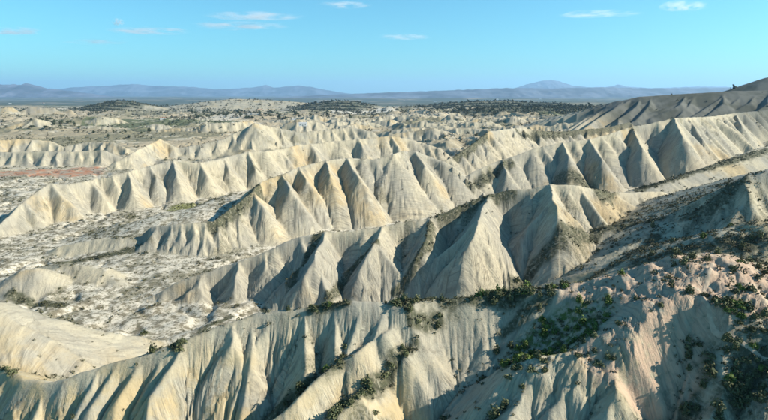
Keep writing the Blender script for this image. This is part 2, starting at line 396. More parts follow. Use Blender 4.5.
# organic warp of the skeleton
wa = sstep(40, 120, GY)
WX = GX + 1.3 * fbm(GX, GY, 16, 2, 3) + 0.45 * fbm(GX, GY, 4.0, 2, 7)
WY = GY + 1.3 * fbm(GX, GY, 16, 2, 5) + 0.45 * fbm(GX, GY, 4.0, 2, 9)
HR = np.full(shape, -50.0)        # ridge height
UU = np.zeros(shape); DD = np.zeros(shape); RL = np.zeros(shape)
sid = 0
for pts, mL, mR, w, rill, rnd, quad in PRIMS:
    sacc = 0.0
    for k in range(len(pts) - 1):
        a, b = pts[k], pts[k + 1]
        L = math.hypot(b[0] - a[0], b[1] - a[1])
        if L < 1e-4: continue
        mmin = min(mL, mR)
        rad = (max(a[2], b[2]) + 6) / mmin + w + 3
        x0, x1 = min(a[0], b[0]) - rad, max(a[0], b[0]) + rad
        y0, y1 = min(a[1], b[1]) - rad, max(a[1], b[1]) + rad
        i0, i1 = np.searchsorted(yrow, y0), np.searchsorted(yrow, y1)
        if i1 <= i0: sacc += L; continue
        ra, rb = rows[i0] + 5, rows[min(i1, len(rows) - 1)] + 5
        lo = min(x0 / ra, x0 / rb); hi = max(x1 / ra, x1 / rb)
        j0, j1 = np.searchsorted(acol, lo), np.searchsorted(acol, hi)
        if j1 <= j0: sacc += L; continue
        X = WX[i0:i1, j0:j1] - a[0]; Y = WY[i0:i1, j0:j1] - a[1]
        ex, ey = (b[0] - a[0]) / L, (b[1] - a[1]) / L
        s = X * ex + Y * ey
        cr = ex * Y - ey * X                       # > 0 on the left (back)
        sc = np.clip(s, 0, L)
        d = np.hypot(s - sc, cr)
        m = np.where(cr > 0, mL, mR)
        de = np.maximum(d - w, 0)
        de = np.sqrt(de * de + rnd * rnd) - rnd
        g = (b[2] - a[2]) / L
        h = a[2] + g * sc - m * de
        if quad: h = h - quad[1] * np.maximum(de - quad[0], 0) ** 2
        H = HR[i0:i1, j0:j1]
        win = h > H
        H[win] = h[win]
        u = (m * (s + sacc) + g * d) / np.sqrt(m * m + g * g) + np.where(cr > 0, 400.0, 0.0) + sid * 37.3
        UU[i0:i1, j0:j1][win] = u[win]
        DD[i0:i1, j0:j1][win] = d[win]
        RL[i0:i1, j0:j1][win] = rill
        sacc += L
    sid += 1
print('skeleton', len(PRIMS), time.time() - T0)
# rills that run straight down each face
amp = RL * sstep(0.3, 5.0, DD)
fade = 1 - sstep(500, 1100, GY)
rl = 1.15 * np.abs(perlin(UU / 4.2, DD / 14.0, 21)) + 0.85 * np.abs(perlin(UU / 1.5 + 50, DD / 7.0, 22)) + 0.7 * np.abs(perlin(UU / 0.62 + 90, DD / 4.0, 23))
HR = HR + amp * fade * (rl - 0.6) * 1.2
HR = HR + 0.35 * fbm(GX, GY, 7, 3, 31) * fade
hillz = sstep(.2, .6, 1 - np.hypot((GX - 50) / 60, (GY - 88) / 26)) * (RL < .9)
HR = HR + .9 * sstep(.2, .6, 1 - np.hypot((GX - 125) / 75, (GY - 165) / 55)) * (RL < .6) * (1.6 * np.abs(fbm(GX, GY, 9, 4, 38)) - .4)
HR = HR + sstep(15, 30, GX) * sstep(125, 110, GY) * (.55 * fbm(GX, GY, 3.2, 4, 34) + .8 * (np.abs(fbm(GX, GY, 5.0, 3, 39)) - .2))
HR = HR + hillz * (2.3 * np.abs(fbm(GX, GY, 7, 4, 33)) - .4 - .5 * (1 - sstep(0, .12, np.abs(fbm(GX, GY, 11, 3, 36)))))
# the flat between the ridges
FL = 1.0 + 12 * sstep(-60, 420, GX) * sstep(120, 420, GY) + 6 * sstep(-60, 160, GX) * sstep(240, 120, GY)
FL = FL + 2.2 * fbm(GX, GY, 60, 3, 41) + 0.7 * fbm(GX, GY, 9, 3, 43)
tr = np.abs(fbm(GX, GY, 45, 3, 47))
FL = FL - 1.6 * (1 - sstep(0.0, 0.10, tr))
FL = FL + sstep(500, 1500, GY) * (14 * fbm(GX, GY, 300, 5, 51) + 7)
def ridged(sc, seed, ax=1.0):
    return 1 - 2.2 * np.abs(fbm(GX * ax + .35 * GY, GY, sc, 3, seed))
badm = sstep(-.12, .18, fbm(GX, GY, 260, 3, 58) + .25 * sstep(-100, 250, GX) - .12)
bad = badm * sstep(430, 620, GY) * (1 - sstep(1500, 3200, GY))
FL = FL + bad * (11 * np.maximum(ridged(95, 81), 0) ** 1.3 + 4 * ridged(28, 84) * np.maximum(ridged(95, 81), 0)) * (.55 + .45 * sstep(-150, 150, GX))
far = sstep(1500, 6000, GY)
FL = FL * (1 - far) + far * (-20 + 60 * fbm(GX, GY, 4200, 5, 55) - 0.0020 * (GY - 1500))
k = 1.6
hh = np.clip(0.5 + 0.5 * (HR - FL) / k, 0, 1)
Z = FL * (1 - hh) + HR * hh + k * hh * (1 - hh)
RIDGE = hh.copy()
# carve the named gullies
for pts, m, w in GULL:
    for q in range(len(pts) - 1):
        a, b = pts[q], pts[q + 1]
        L = math.hypot(b[0] - a[0], b[1] - a[1])
        ex, ey = (b[0] - a[0]) / L, (b[1] - a[1]) / L
        i1 = np.searchsorted(yrow, max(a[1], b[1]) + 30)
        X = WX[:i1] - a[0]; Y = WY[:i1] - a[1]
        s = np.clip(X * ex + Y * ey, 0, L)
        d = np.hypot(X - s * ex, Y - s * ey)
        d = np.maximum(d - w, 0)
        h = a[2] + (b[2] - a[2]) * s / L + m * d + 0.035 * d * d + 0.5 * np.abs(perlin(X / 2.2, Y / 2.2, 77)) * sstep(0, 3, d)
        Z[:i1] = np.minimum(Z[:i1], h)
print('height', time.time() - T0)

# rain erosion on a raster of the nearer badlands: stream power with shuffled steepest descent
def fan_sample(F, x, y):
    ri = np.interp(y, yrow, np.arange(len(yrow)))
    i = np.clip(ri.astype(int), 0, len(yrow) - 2); fi = ri - i
    def rowv(ii):
        ci = np.interp(x / (rows[ii] + 5), acol, np.arange(NC))
        j = np.clip(ci.astype(int), 0, NC - 2); fj = ci - j
        return F[ii, j] * (1 - fj) + F[ii, j + 1] * fj
    return rowv(i) * (1 - fi) + rowv(i + 1) * fi
NB = [(-1, -1), (-1, 0), (-1, 1), (0, -1), (0, 1), (1, -1), (1, 0), (1, 1)]
FLOW = np.zeros(shape)
def erode(EX0, EX1, EY0, EY1, ER, its, K, dif):
    global Z, FLOW
    EXX, EYY = np.meshgrid(np.arange(EX0, EX1, ER), np.arange(EY0, EY1, ER))
    E0 = fan_sample(Z, EXX.ravel(), EYY.ravel()).reshape(EXX.shape)
    E = E0.copy()
    ny, nx = E.shape
    n = ny * nx
    idx = np.arange(n).reshape(ny, nx)
    ar = np.arange(n)
    ACC = 0
    for it in range(its):
        best = np.zeros_like(E); rec = idx.copy(); dropv = np.zeros_like(E)
        Pz = np.pad(E, 1, mode='edge')
        for dy, dx in NB:
            dz = E - Pz[1 + dy:1 + dy + ny, 1 + dx:1 + dx + nx]
            sl = dz / (ER * math.hypot(dx, dy)) * (0.75 + 0.5 * rng.random(E.shape, dtype=np.float32))
            w = sl > best
            best[w] = sl[w]; dropv[w] = dz[w]
            rec[w] = idx[w] + dy * nx + dx
        rec[0, :] = idx[0, :]; rec[-1, :] = idx[-1, :]; rec[:, 0] = idx[:, 0]; rec[:, -1] = idx[:, -1]
        J = rec.ravel().copy()
        J[J == ar] = n
        J = np.r_[J, n]
        S = np.r_[np.ones(n), 0.0]
        for kk in range(8):
            S = S + np.bincount(J, S, n + 1)
            S[n] = 0
            J = J[J]
        A = S[:n].reshape(ny, nx) * ER * ER
        ACC = ACC + A
        inc = np.minimum(K * np.sqrt(np.minimum(A, 1500)) * np.minimum(best, 1.6) * sstep(0.12, 0.5, best), 0.5 * np.maximum(dropv, 0))
        E = E - inc
        E = E + dif * (Pz[:-2, 1:-1] + Pz[2:, 1:-1] + Pz[1:-1, :-2] + Pz[1:-1, 2:] - 4 * Pz[1:-1, 1:-1])
    ACC = np.log10(ACC / its + 1)
    edge = np.minimum.reduce([sstep(0, 12, EXX - EX0), sstep(0, 12, EX1 - EXX), sstep(0, 6, EYY - EY0), sstep(0, 30, EY1 - EYY)])
    dE = (E - E0) * edge
    def ras(F, x, y):
        fx = np.clip((x - EX0) / ER, 0, nx - 1.001); fy = np.clip((y - EY0) / ER, 0, ny - 1.001)
        j = fx.astype(int); i = fy.astype(int); fx = fx - j; fy = fy - i
        return (F[i, j] * (1 - fx) + F[i, j + 1] * fx) * (1 - fy) + (F[i + 1, j] * (1 - fx) + F[i + 1, j + 1] * fx) * fy
    ins = (GX > EX0) & (GX < EX1 - ER) & (GY > EY0) & (GY < EY1 - ER)
    Z[ins] += ras(dE, GX[ins], GY[ins])
    FLOW[ins] = np.maximum(FLOW[ins], ras(ACC * edge, GX[ins], GY[ins]))
erode(-330.0, 430.0, 48.0, 560.0, 0.8, 34, 0.0045, 0.008)
erode(-110.0, 125.0, 46.0, 150.0, 0.33, 26, 0.0055, 0.008)
print('erosion', time.time() - T0)

# slope and aspect
def grads(Z):
    gy = np.gradient(Z, axis=0) / np.gradient(GY, axis=0)
    gxc = np.gradient(Z, axis=1) / np.gradient(GX, axis=1)
    dxr = np.gradient(GX, axis=0) / np.gradient(GY, axis=0)
    return gxc, gy - gxc * dxr
gx, gy = grads(Z)
SL = np.hypot(gx, gy)

def new_mat(name):
    m = bpy.data.materials.new(name); m.use_nodes = True
    return m, m.node_tree.nodes, m.node_tree.links

def grid_mesh(name, X, Y, Zz, attrs=None):
    n, c = X.shape
    me = bpy.data.meshes.new(name)
    co = np.stack([X, Y, Zz], -1).reshape(-1, 3).astype(np.float32)
    i = np.arange(n - 1)[:, None] * c + np.arange(c - 1)[None, :]
    q = np.stack([i, i + 1, i + c + 1, i + c], -1).reshape(-1, 4).astype(np.int32)
    me.vertices.add(len(co)); me.vertices.foreach_set('co', co.ravel())
    me.loops.add(q.size); me.loops.foreach_set('vertex_index', q.ravel())
    me.polygons.add(len(q))
    me.polygons.foreach_set('loop_start', np.arange(0, q.size, 4, dtype=np.int32))
    me.polygons.foreach_set('use_smooth', np.ones(len(q), bool))
    me.update(calc_edges=True)
    for an, v in (attrs or {}).items():
        at = me.attributes.new(an, 'FLOAT', 'POINT')
        at.data.foreach_set('value', v.astype(np.float32).ravel())
    ob = bpy.data.objects.new(name, me)
    col.objects.link(ob)
    return ob


# ------------------------------------------------------------------ ground cover fields (what grows and lies where)
NZ = 1 / np.sqrt(1 + SL * SL)
veg_n = fbm(GX, GY, 22, 4, 61)
veg_f = fbm(GX, GY, 3.0, 3, 63)
north = np.clip(-gx * -1.0, -1.5, 1.5)             # > 0 on slopes that face left, away from the midday sun
flat = 1 - sstep(0.35, 0.75, SL)
FLOOR = (1 - sstep(0.2, 0.8, RIDGE)) * (1 - sstep(400, 700, GY))
STREAK = perlin(UU / 1.1, DD / 9.0, 71) + 0.6 * perlin(UU / 0.45, DD / 5.0, 72)
VEG = sstep(0.05, 0.45, veg_n + 0.5 * veg_f + 0.25 * flat - 0.25 + 0.55 * sstep(0.3, 0.9, north) * sstep(.25, .6, FLOW / 3))
def ground(x, y):
    return fan_sample(Z, np.atleast_1d(np.asarray(x, float)), np.atleast_1d(np.asarray(y, float)))
def on_ground(px, py, z0=20.0):
    z = z0
    for _ in range(40):
        p = at_z(px, py, z)
        z = z + .5 * (ground(p[0], p[1])[0] - z)
    return at_z(px, py, z)
VEG = np.maximum(VEG, sstep(-.15, .25, veg_n + .6 * veg_f) * sstep(150, 190, GY) * np.maximum(sstep(.15, .5, -gy) * sstep(1.1, .8, SL) * .9, (1 - sstep(.3, .8, RIDGE)) * sstep(0, 60, GX)))
def blob(px, py, z, rx, ry, rot=0.0):
    c = at_z(px, py, z)
    dx, dy = GX - c[0], GY - c[1]
    cr, sr = math.cos(rot), math.sin(rot)
    d = np.hypot((dx * cr + dy * sr) / rx, (-dx * sr + dy * cr) / ry) + 0.25 * veg_n + .12 * veg_f
    return 1 - sstep(0.8, 1.1, d)
def project(x, y, z):
    f = y * CP - (z - CAM_Z) * SP
    up = y * SP + (z - CAM_Z) * CP
    return 384 + FOC * x / f, 210 - FOC * up / f, f
# dark scrub that lines ravines and the lee of crests
pvx, pvy, pvf = project(GX, GY, Z)
def seen_at(px, py):
    for tol in (1.2, 2.5, 5):
        m_ = (np.abs(pvx - px) < tol) & (np.abs(pvy - py) < tol) & (pvf > 5)
        if m_.any():
            q = np.flatnonzero(m_.ravel()); k_ = q[np.argmin(pvf.ravel()[q])]
            return GX.ravel()[k_], GY.ravel()[k_]
SCRUB = np.zeros(shape)
wob = 1 + .55 * veg_f + .5 * veg_n
for wd, pl in [(2.2, [(320, 235), (307, 256), (290, 282)]), (2.0, [(376, 240), (348, 273), (328, 296)]), (3.2, [(438, 214), (452, 208), (470, 200), (490, 194), (510, 190)]), (2.2, [(432, 224), (430, 244), (412, 272), (395, 294)]),
               (2.6, [(514, 285), (535, 263), (556, 247), (600, 228), (640, 221), (662, 218)]), (2.8, [(590, 278), (625, 257), (655, 236)]), (1.5, [(336, 362), (300, 391), (268, 416)]), (1.6, [(414, 342), (387, 373), (366, 391), (332, 413)]),
               (1.5, [(175, 344), (200, 329), (232, 316)]), (1.6, [(548, 298), (525, 314), (505, 332)]), (1.5, [(262, 309), (310, 305), (345, 300)]), (1.6, [(395, 312), (412, 318), (440, 322)]), (4, [(600, 196), (640, 188), (690, 172), (730, 160), (768, 150)]), (4, [(690, 215), (720, 200), (768, 185)]),
               (5, [(520, 133), (560, 134), (600, 131), (630, 124)]), (5, [(640, 122), (690, 114), (740, 110)]), (4, [(455, 158), (470, 148), (486, 134)]), (4, [(215, 222), (240, 205), (258, 187)]), (4, [(470, 184), (492, 172), (512, 163)]), (3, [(60, 262), (90, 258), (130, 250)]), (3, [(10, 292), (25, 300), (60, 305)]),
               (2, [(445, 300), (480, 296), (520, 292)]), (2.2, [(690, 345), (697, 365), (688, 390), (678, 415)]), (2.5, [(735, 400), (745, 380), (755, 360)]), (4, [(640, 262), (680, 250), (720, 244), (760, 240)]), (5, [(560, 182), (590, 186), (640, 189)])]:
    W3 = [seen_at(*p) for p in pl]
    W3 = [p for p in W3 if p is not None]
    for a, b in zip(W3[:-1], W3[1:]):
        L = math.hypot(b[0] - a[0], b[1] - a[1])
        if L < .1 or L > 140: continue
        ex_, ey_ = (b[0] - a[0]) / L, (b[1] - a[1]) / L
        i0, i1 = np.searchsorted(yrow, min(a[1], b[1]) - 15), np.searchsorted(yrow, max(a[1], b[1]) + 15)
        X = GX[i0:i1] - a[0]; Y = GY[i0:i1] - a[1]
        s_ = np.clip(X * ex_ + Y * ey_, 0, L)
        d_ = np.hypot(X - s_ * ex_, Y - s_ * ey_)
        SCRUB[i0:i1] = np.maximum(SCRUB[i0:i1], sstep(wd * 1.15, wd * .5, d_ / np.clip(wob[i0:i1], .3, 2)))
VEG = np.maximum(VEG, SCRUB)
gz_ = on_ground(186, 208, 13)[2]
print('green', gz_)
GREEN = blob(186, 208.5, gz_, 12.5, 17, .15)
FLOOR = np.maximum(FLOOR, sstep(.42, .25, SL) * sstep(150, 190, GY) * (1 - sstep(400, 520, GY)) * sstep(60, 20, GX))
RCR = blob(490, 296, 36, 20, 3.0, .05)
VEG = np.maximum(VEG, RCR * sstep(-.2, .2, veg_f + .4 * veg_n))
RGUL = np.maximum(blob(712, 372, 33, 10, 8), blob(745, 395, 31, 9, 9))
VEG = np.maximum(VEG, RGUL * sstep(-.3, .1, veg_f + .4 * veg_n))
GRASS = blob(556, 345, 31, 11, 6, .2)
RED = np.maximum(blob(45, 172, 2, 60, 26), blob(100, 166, 3, 30, 14)) * (1 - sstep(.4, .8, RIDGE))
RSCR = np.maximum(blob(735, 205, 38, 45, 48), blob(715, 240, 34, 26, 20))
VEG = np.maximum(VEG, RSCR * sstep(-.25, .25, veg_f + .5 * veg_n))
PINK = np.maximum(blob(690, 285, 42, 24, 15), blob(640, 365, 32, 11, 9))
PLAT = sstep(0, 1, 1 - np.abs((GX - 50) / 50)) * 0

mt, N, Lk = new_mat('marl')
bsdf = N['Principled BSDF']
bsdf.inputs['Roughness'].default_value = .95
bsdf.inputs['Specular IOR Level'].default_value = .15
def attr(nm):
    a = N.new('ShaderNodeAttribute'); a.attribute_name = nm; return a.outputs['Fac']
def noise(scale, detail=4, rough=.55, vec=None):
    n = N.new('ShaderNodeTexNoise'); n.inputs['Scale'].default_value = scale; n.inputs['Detail'].default_value = detail; n.inputs['Roughness'].default_value = rough
    Lk.new(vec if vec else geo.outputs['Position'], n.inputs['Vector']); return n.outputs['Fac']
def rampf(f, a, b):
    r = N.new('ShaderNodeMapRange'); r.interpolation_type = 'SMOOTHSTEP'
    r.inputs['From Min'].default_value = a; r.inputs['From Max'].default_value = b
    Lk.new(f, r.inputs['Value']); return r.outputs['Result']
def mixc(f, a, b):
    m = N.new('ShaderNodeMix'); m.data_type = 'RGBA'
    if isinstance(f, float): m.inputs[0].default_value = f
    else: Lk.new(f, m.inputs[0])
    for sck, v in ((m.inputs[6], a), (m.inputs[7], b)):
        if isinstance(v, tuple): sck.default_value = (*v, 1)
        else: Lk.new(v, sck)
    return m.outputs[2]
def mul(a, b):
    m = N.new('ShaderNodeMath'); m.operation = 'MULTIPLY'
    for k, v in enumerate((a, b)):
        if isinstance(v, (int, float)): m.inputs[k].default_value = v
        else: Lk.new(v, m.inputs[k])
    return m.outputs[0]
geo = N.new('ShaderNodeNewGeometry')
c = mixc(rampf(noise(.035, 5), .38, .62), (.43, .378, .268), (.315, .292, .232))
c = mixc(mul(rampf(noise(.021, 4), .54, .66), .75), c, (.42, .315, .165))
c = mixc(mul(rampf(attr('streak'), .05, .55), .62), c, (.215, .195, .155))
c = mixc(mul(rampf(attr('streak'), -.1, -.5), .6), c, (.50, .445, .32))
c = mixc(mul(rampf(noise(1.3, 4, .65), .52, .70), .45), c, (.20, .18, .14))
fl = mixc(rampf(noise(.30, 6, .68), .44, .60), (.55, .50, .40), (.19, .165, .115))
fl = mixc(mul(rampf(noise(1.1, 4, .7), .53, .62), .8), fl, (.10, .10, .06))
c = mixc(mul(attr('ochre'), rampf(noise(.11, 5, .6), .40, .60)), c, (.43, .325, .165))
c = mixc(attr('floor'), c, fl)
vg = mixc(rampf(noise(1.6, 4, .7), .42, .60), (.27, .235, .165), (.065, .072, .038))
c = mixc(mul(attr('veg'), .75), c, vg)
c = mixc(mul(mul(attr('scrub'), rampf(noise(.9, 5, .7), .34, .52)), .85), c, (.052, .058, .032))
c = mixc(mul(attr('pink'), rampf(noise(.5, 5, .6), .30, .55)), c, (.47, .335, .235))
c = mixc(attr('red'), c, mixc(rampf(noise(.12, 5, .65), .42, .58), (.34, .17, .10), (.30, .25, .19)))
c = mixc(mul(attr('green'), rampf(noise(.9, 4, .6), .3, .55)), c, (.13, .14, .035))
c = mixc(mul(attr('grass'), rampf(noise(.8, 4, .6), .4, .6)), c, (.085, .12, .03))
# far plain: patchwork of fields, groves and bare badland
vo = N.new('ShaderNodeTexVoronoi'); vo.inputs['Scale'].default_value = .0055
mp = N.new('ShaderNodeVectorMath'); mp.operation = 'MULTIPLY'; mp.inputs[1].default_value = (1, .55, 0)
Lk.new(geo.outputs['Position'], mp.inputs[0]); Lk.new(mp.outputs[0], vo.inputs['Vector'])
sp = N.new('ShaderNodeSeparateColor'); Lk.new(vo.outputs['Color'], sp.inputs[0])
pl = mixc(rampf(sp.outputs[0], .3, .75), (.35, .29, .195), (.20, .18, .115))
pl = mixc(mul(rampf(sp.outputs[1], .82, .92), 1.), pl, (.11, .12, .065))
pl = mixc(mul(rampf(sp.outputs[2], .75, .9), 1.), pl, (.50, .46, .38))
pl = mixc(mul(rampf(noise(.014, 6, .75), .55, .64), .8), pl, (.07, .085, .05))
pl = mixc(mul(rampf(noise(.02, 5, .7), .54, .64), .8), pl, (.46, .41, .31))
c = mixc(attr('plain'), c, pl)
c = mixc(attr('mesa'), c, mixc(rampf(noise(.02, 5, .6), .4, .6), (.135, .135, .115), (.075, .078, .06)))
fv = mixc(rampf(noise(.0016, 6, .7), .50, .66), (.060, .072, .045), (.25, .21, .15))
c = mixc(attr('farveg'), c, fv)
c = mixc(attr('wood'), c, mixc(rampf(noise(.03, 6, .75), .42, .62), (.045, .058, .035), (.17, .16, .11)))
Lk.new(c, bsdf.inputs['Base Color'])
cv = N.new('ShaderNodeCombineXYZ'); Lk.new(mul(attr('across'), 1.0), cv.inputs[0]); Lk.new(mul(attr('down'), .10), cv.inputs[1])
rn = noise(2.6, 5, .62, cv.outputs[0])
c = mixc(mul(mul(rampf(rn, .50, .66), attr('face')), .65), c, (.17, .152, .118))
c = mixc(mul(mul(rampf(rn, .46, .34), attr('face')), .35), c, (.52, .47, .36))
dk = N.new('ShaderNodeMix'); dk.data_type = 'RGBA'; dk.blend_type = 'MULTIPLY'; dk.inputs[0].default_value = 1; dk.inputs[7].default_value = (.91, .905, .90, 1)
Lk.new(c, dk.inputs[6]); Lk.new(dk.outputs[2], bsdf.inputs['Base Color'])
b0 = N.new('ShaderNodeBump'); b0.invert = True; b0.inputs['Distance'].default_value = .30
Lk.new(mul(attr('face'), .75), b0.inputs['Strength']); Lk.new(rn, b0.inputs['Height'])
b1 = N.new('ShaderNodeBump'); Lk.new(b0.outputs[0], b1.inputs['Normal']); b1.inputs['Strength'].default_value = .45; b1.inputs['Distance'].default_value = .4
Lk.new(noise(1.4, 6, .65), b1.inputs['Height'])
Lk.new(b1.outputs[0], bsdf.inputs['Normal'])
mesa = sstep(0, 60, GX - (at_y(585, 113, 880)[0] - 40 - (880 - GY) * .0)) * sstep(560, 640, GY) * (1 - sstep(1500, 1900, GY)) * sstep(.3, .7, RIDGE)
plain = sstep(520, 800, GY + 60 * veg_n) * (1 - .85 * sstep(.3, .8, RIDGE) * (1 - sstep(3000, 3600, GY)))
WOOD = np.zeros(shape)
for px, py, Yd, rx in ((336, 102, 2300, 190), (495, 103, 2300, 420), (535, 108.5, 1500, 240), (118, 102, 2300, 130), (585, 111, 1500, 90)):
    c_ = at_y(px, py, Yd)
    WOOD = np.maximum(WOOD, 1 - sstep(.75, 1.15, np.hypot((GX - c_[0]) / rx, (GY - c_[1]) / 260) + .3 * fbm(GX, GY, 90, 3, 88)))
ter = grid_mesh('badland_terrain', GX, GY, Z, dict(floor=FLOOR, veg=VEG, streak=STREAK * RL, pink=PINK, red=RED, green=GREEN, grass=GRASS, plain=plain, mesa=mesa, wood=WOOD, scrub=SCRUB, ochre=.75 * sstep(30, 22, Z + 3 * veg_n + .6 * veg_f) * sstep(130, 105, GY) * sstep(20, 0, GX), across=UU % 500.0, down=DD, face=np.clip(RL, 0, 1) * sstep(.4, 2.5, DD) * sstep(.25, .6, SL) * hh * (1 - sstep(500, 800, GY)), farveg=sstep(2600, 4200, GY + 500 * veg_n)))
ter.data.materials.append(mt)
ter['kind'] = 'structure'

# ------------------------------------------------------------------ far mountains
def mountain(name, prof, dist, depth, seed, colr):
    P = np.array(prof, float)
    pxs = np.linspace(P[0, 0], P[-1, 0], 420); top = np.interp(pxs, P[:, 0], P[:, 1])
    n = 46
    yy = np.linspace(-.5, .5, n)
    base = -140.0
    X = np.zeros((n, 420)); Yy = X.copy(); Zz = X.copy()
    for i, f in enumerate(yy):
        Y = dist + depth * f
        X[i] = (pxs - 384) / FOC * (dist + depth * f * .2) * (CP + SP * .2); Yy[i] = Y
    jag = 1 + .06 * fbm(X, Yy * 0, dist * .018, 4, seed)
    tz = CAM_Z - slope_t(top) * dist
    prof_y = np.clip(1 - np.abs(yy) * 2, 0, 1)[:, None]
    rid = np.abs(fbm(X, Yy, dist * .045, 4, seed + 5))
    Zz = base + (tz[None] - base) * (prof_y ** .8) * (1 - .55 * (1 - prof_y) * rid * 2.2) * (1 + (jag - 1) * prof_y)
    ob = grid_mesh(name, X, Yy, Zz)
    m, NN, LL = new_mat(name + '_hazed_rock')
    b = NN['Principled BSDF']; b.inputs['Roughness'].default_value = 1
    g = NN.new('ShaderNodeNewGeometry'); t = NN.new('ShaderNodeTexNoise'); t.inputs['Scale'].default_value = .0012; t.inputs['Detail'].default_value = 6
    LL.new(g.outputs['Position'], t.inputs['Vector'])
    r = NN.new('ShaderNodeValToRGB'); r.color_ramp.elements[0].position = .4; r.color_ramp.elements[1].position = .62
    r.color_ramp.elements[0].color = (*[v * .35 for v in colr], 1); r.color_ramp.elements[1].color = (*[min(1, v * 1.2) for v in colr], 1)  # rock colour is bluish: part of the distance haze is painted into it
    LL.new(t.outputs['Fac'], r.inputs[0]); LL.new(r.outputs[0], b.inputs['Base Color'])
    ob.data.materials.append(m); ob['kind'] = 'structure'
    return ob
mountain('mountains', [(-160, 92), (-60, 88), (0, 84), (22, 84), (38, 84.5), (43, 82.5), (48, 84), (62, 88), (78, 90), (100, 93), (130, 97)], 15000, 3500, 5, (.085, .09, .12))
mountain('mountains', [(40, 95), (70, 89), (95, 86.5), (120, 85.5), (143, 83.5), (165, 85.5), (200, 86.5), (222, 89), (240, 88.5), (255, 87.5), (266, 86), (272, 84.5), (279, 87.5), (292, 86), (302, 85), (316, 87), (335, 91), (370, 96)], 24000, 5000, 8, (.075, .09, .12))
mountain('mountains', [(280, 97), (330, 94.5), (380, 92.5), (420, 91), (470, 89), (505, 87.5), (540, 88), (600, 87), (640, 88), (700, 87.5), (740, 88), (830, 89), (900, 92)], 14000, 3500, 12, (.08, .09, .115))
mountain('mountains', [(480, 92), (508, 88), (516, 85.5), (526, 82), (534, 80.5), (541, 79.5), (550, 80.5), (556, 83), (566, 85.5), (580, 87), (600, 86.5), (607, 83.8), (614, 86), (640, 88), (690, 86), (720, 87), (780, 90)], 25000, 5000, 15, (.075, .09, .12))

# ------------------------------------------------------------------ dirt path over the right hill
def strip(name, pix, width, colr, z0):
    P = np.array([on_ground(px, py, z0) for px, py in pix])
    d = np.r_[0, np.cumsum(np.linalg.norm(np.diff(P[:, :2], axis=0), axis=1))]
    s_ = np.arange(0, d[-1], .3)
    c_ = np.stack([np.interp(s_, d, P[:, 0]), np.interp(s_, d, P[:, 1])], 1)
    ker = np.ones(9) / 9
    c_ = np.stack([np.convolve(np.pad(c_[:, k], 4, mode='edge'), ker, 'valid') for k in (0, 1)], 1)
    tg = np.gradient(c_, axis=0); tg /= np.linalg.norm(tg, axis=1)[:, None] + 1e-9
    nr = np.stack([-tg[:, 1], tg[:, 0]], 1)
    w = width * (1 + .5 * perlin(s_ / 2.0, s_ * 0, 5))
    o = np.linspace(-.5, .5, 7)
    X = c_[:, 0][:, None] + nr[:, 0][:, None] * w[:, None] * o[None]
    Y = c_[:, 1][:, None] + nr[:, 1][:, None] * w[:, None] * o[None]
    zz = fan_sample(Z, X.ravel(), Y.ravel()).reshape(X.shape) + .06 - .09 * (np.abs(o)[None] * 2) ** 4
    ob = grid_mesh(name, X, Y, zz)
    m, NN, LL = new_mat(name + '_soil')
    b = NN['Principled BSDF']; b.inputs['Roughness'].default_value = 1
    g = NN.new('ShaderNodeNewGeometry'); t = NN.new('ShaderNodeTexNoise'); t.inputs['Scale'].default_value = 1.2; t.inputs['Detail'].default_value = 6
    LL.new(g.outputs['Position'], t.inputs['Vector'])
    r = NN.new('ShaderNodeValToRGB'); r.color_ramp.elements[0].position = .35; r.color_ramp.elements[1].position = .65
    r.color_ramp.elements[0].color = (*[v * .75 for v in colr], 1); r.color_ramp.elements[1].color = (*colr, 1)
    LL.new(t.outputs['Fac'], r.inputs[0]); LL.new(r.outputs[0], b.inputs['Base Color'])
    ob.data.materials.append(m); ob['kind'] = 'structure'
strip('dirt_path', [(713, 263), (708, 276), (705, 288), (701, 298), (705, 308), (716, 318), (726, 329), (738, 340), (753, 350), (775, 361)], .75, (.47, .365, .26), 43)

# ------------------------------------------------------------------ what the viewer can see (for choosing which shrubs to build singly)
BW, BH = 512, 280
vx, vy, vf = project(GX, GY, Z)
mk = (vf > 1) & (vx > 0) & (vx < 768) & (vy > 0) & (vy < 420)
bi = (vy[mk] * BH / 420).astype(int) * BW + (vx[mk] * BW / 768).astype(int)
DB = np.full(BW * BH, 1e9); np.minimum.at(DB, bi, vf[mk]); DB = DB.reshape(BH, BW)
Dp = np.pad(DB, 1, mode='edge')
DB = np.minimum.reduce([np.sort(np.stack([Dp[1:-1, 1:-1], Dp[2:, 1:-1], Dp[1:-1, 2:]]), 0)[1]])
def visible(x, y, z):
    px, py, f = project(x, y, z)
    ok = (px > 2) & (px < 766) & (py > 2) & (py < 418)
    i = np.clip((py * BH / 420).astype(int), 0, BH - 1); j = np.clip((px * BW / 768).astype(int), 0, BW - 1)
    return ok & (f < DB[i, j] * 1.015 + .8), px, py, f

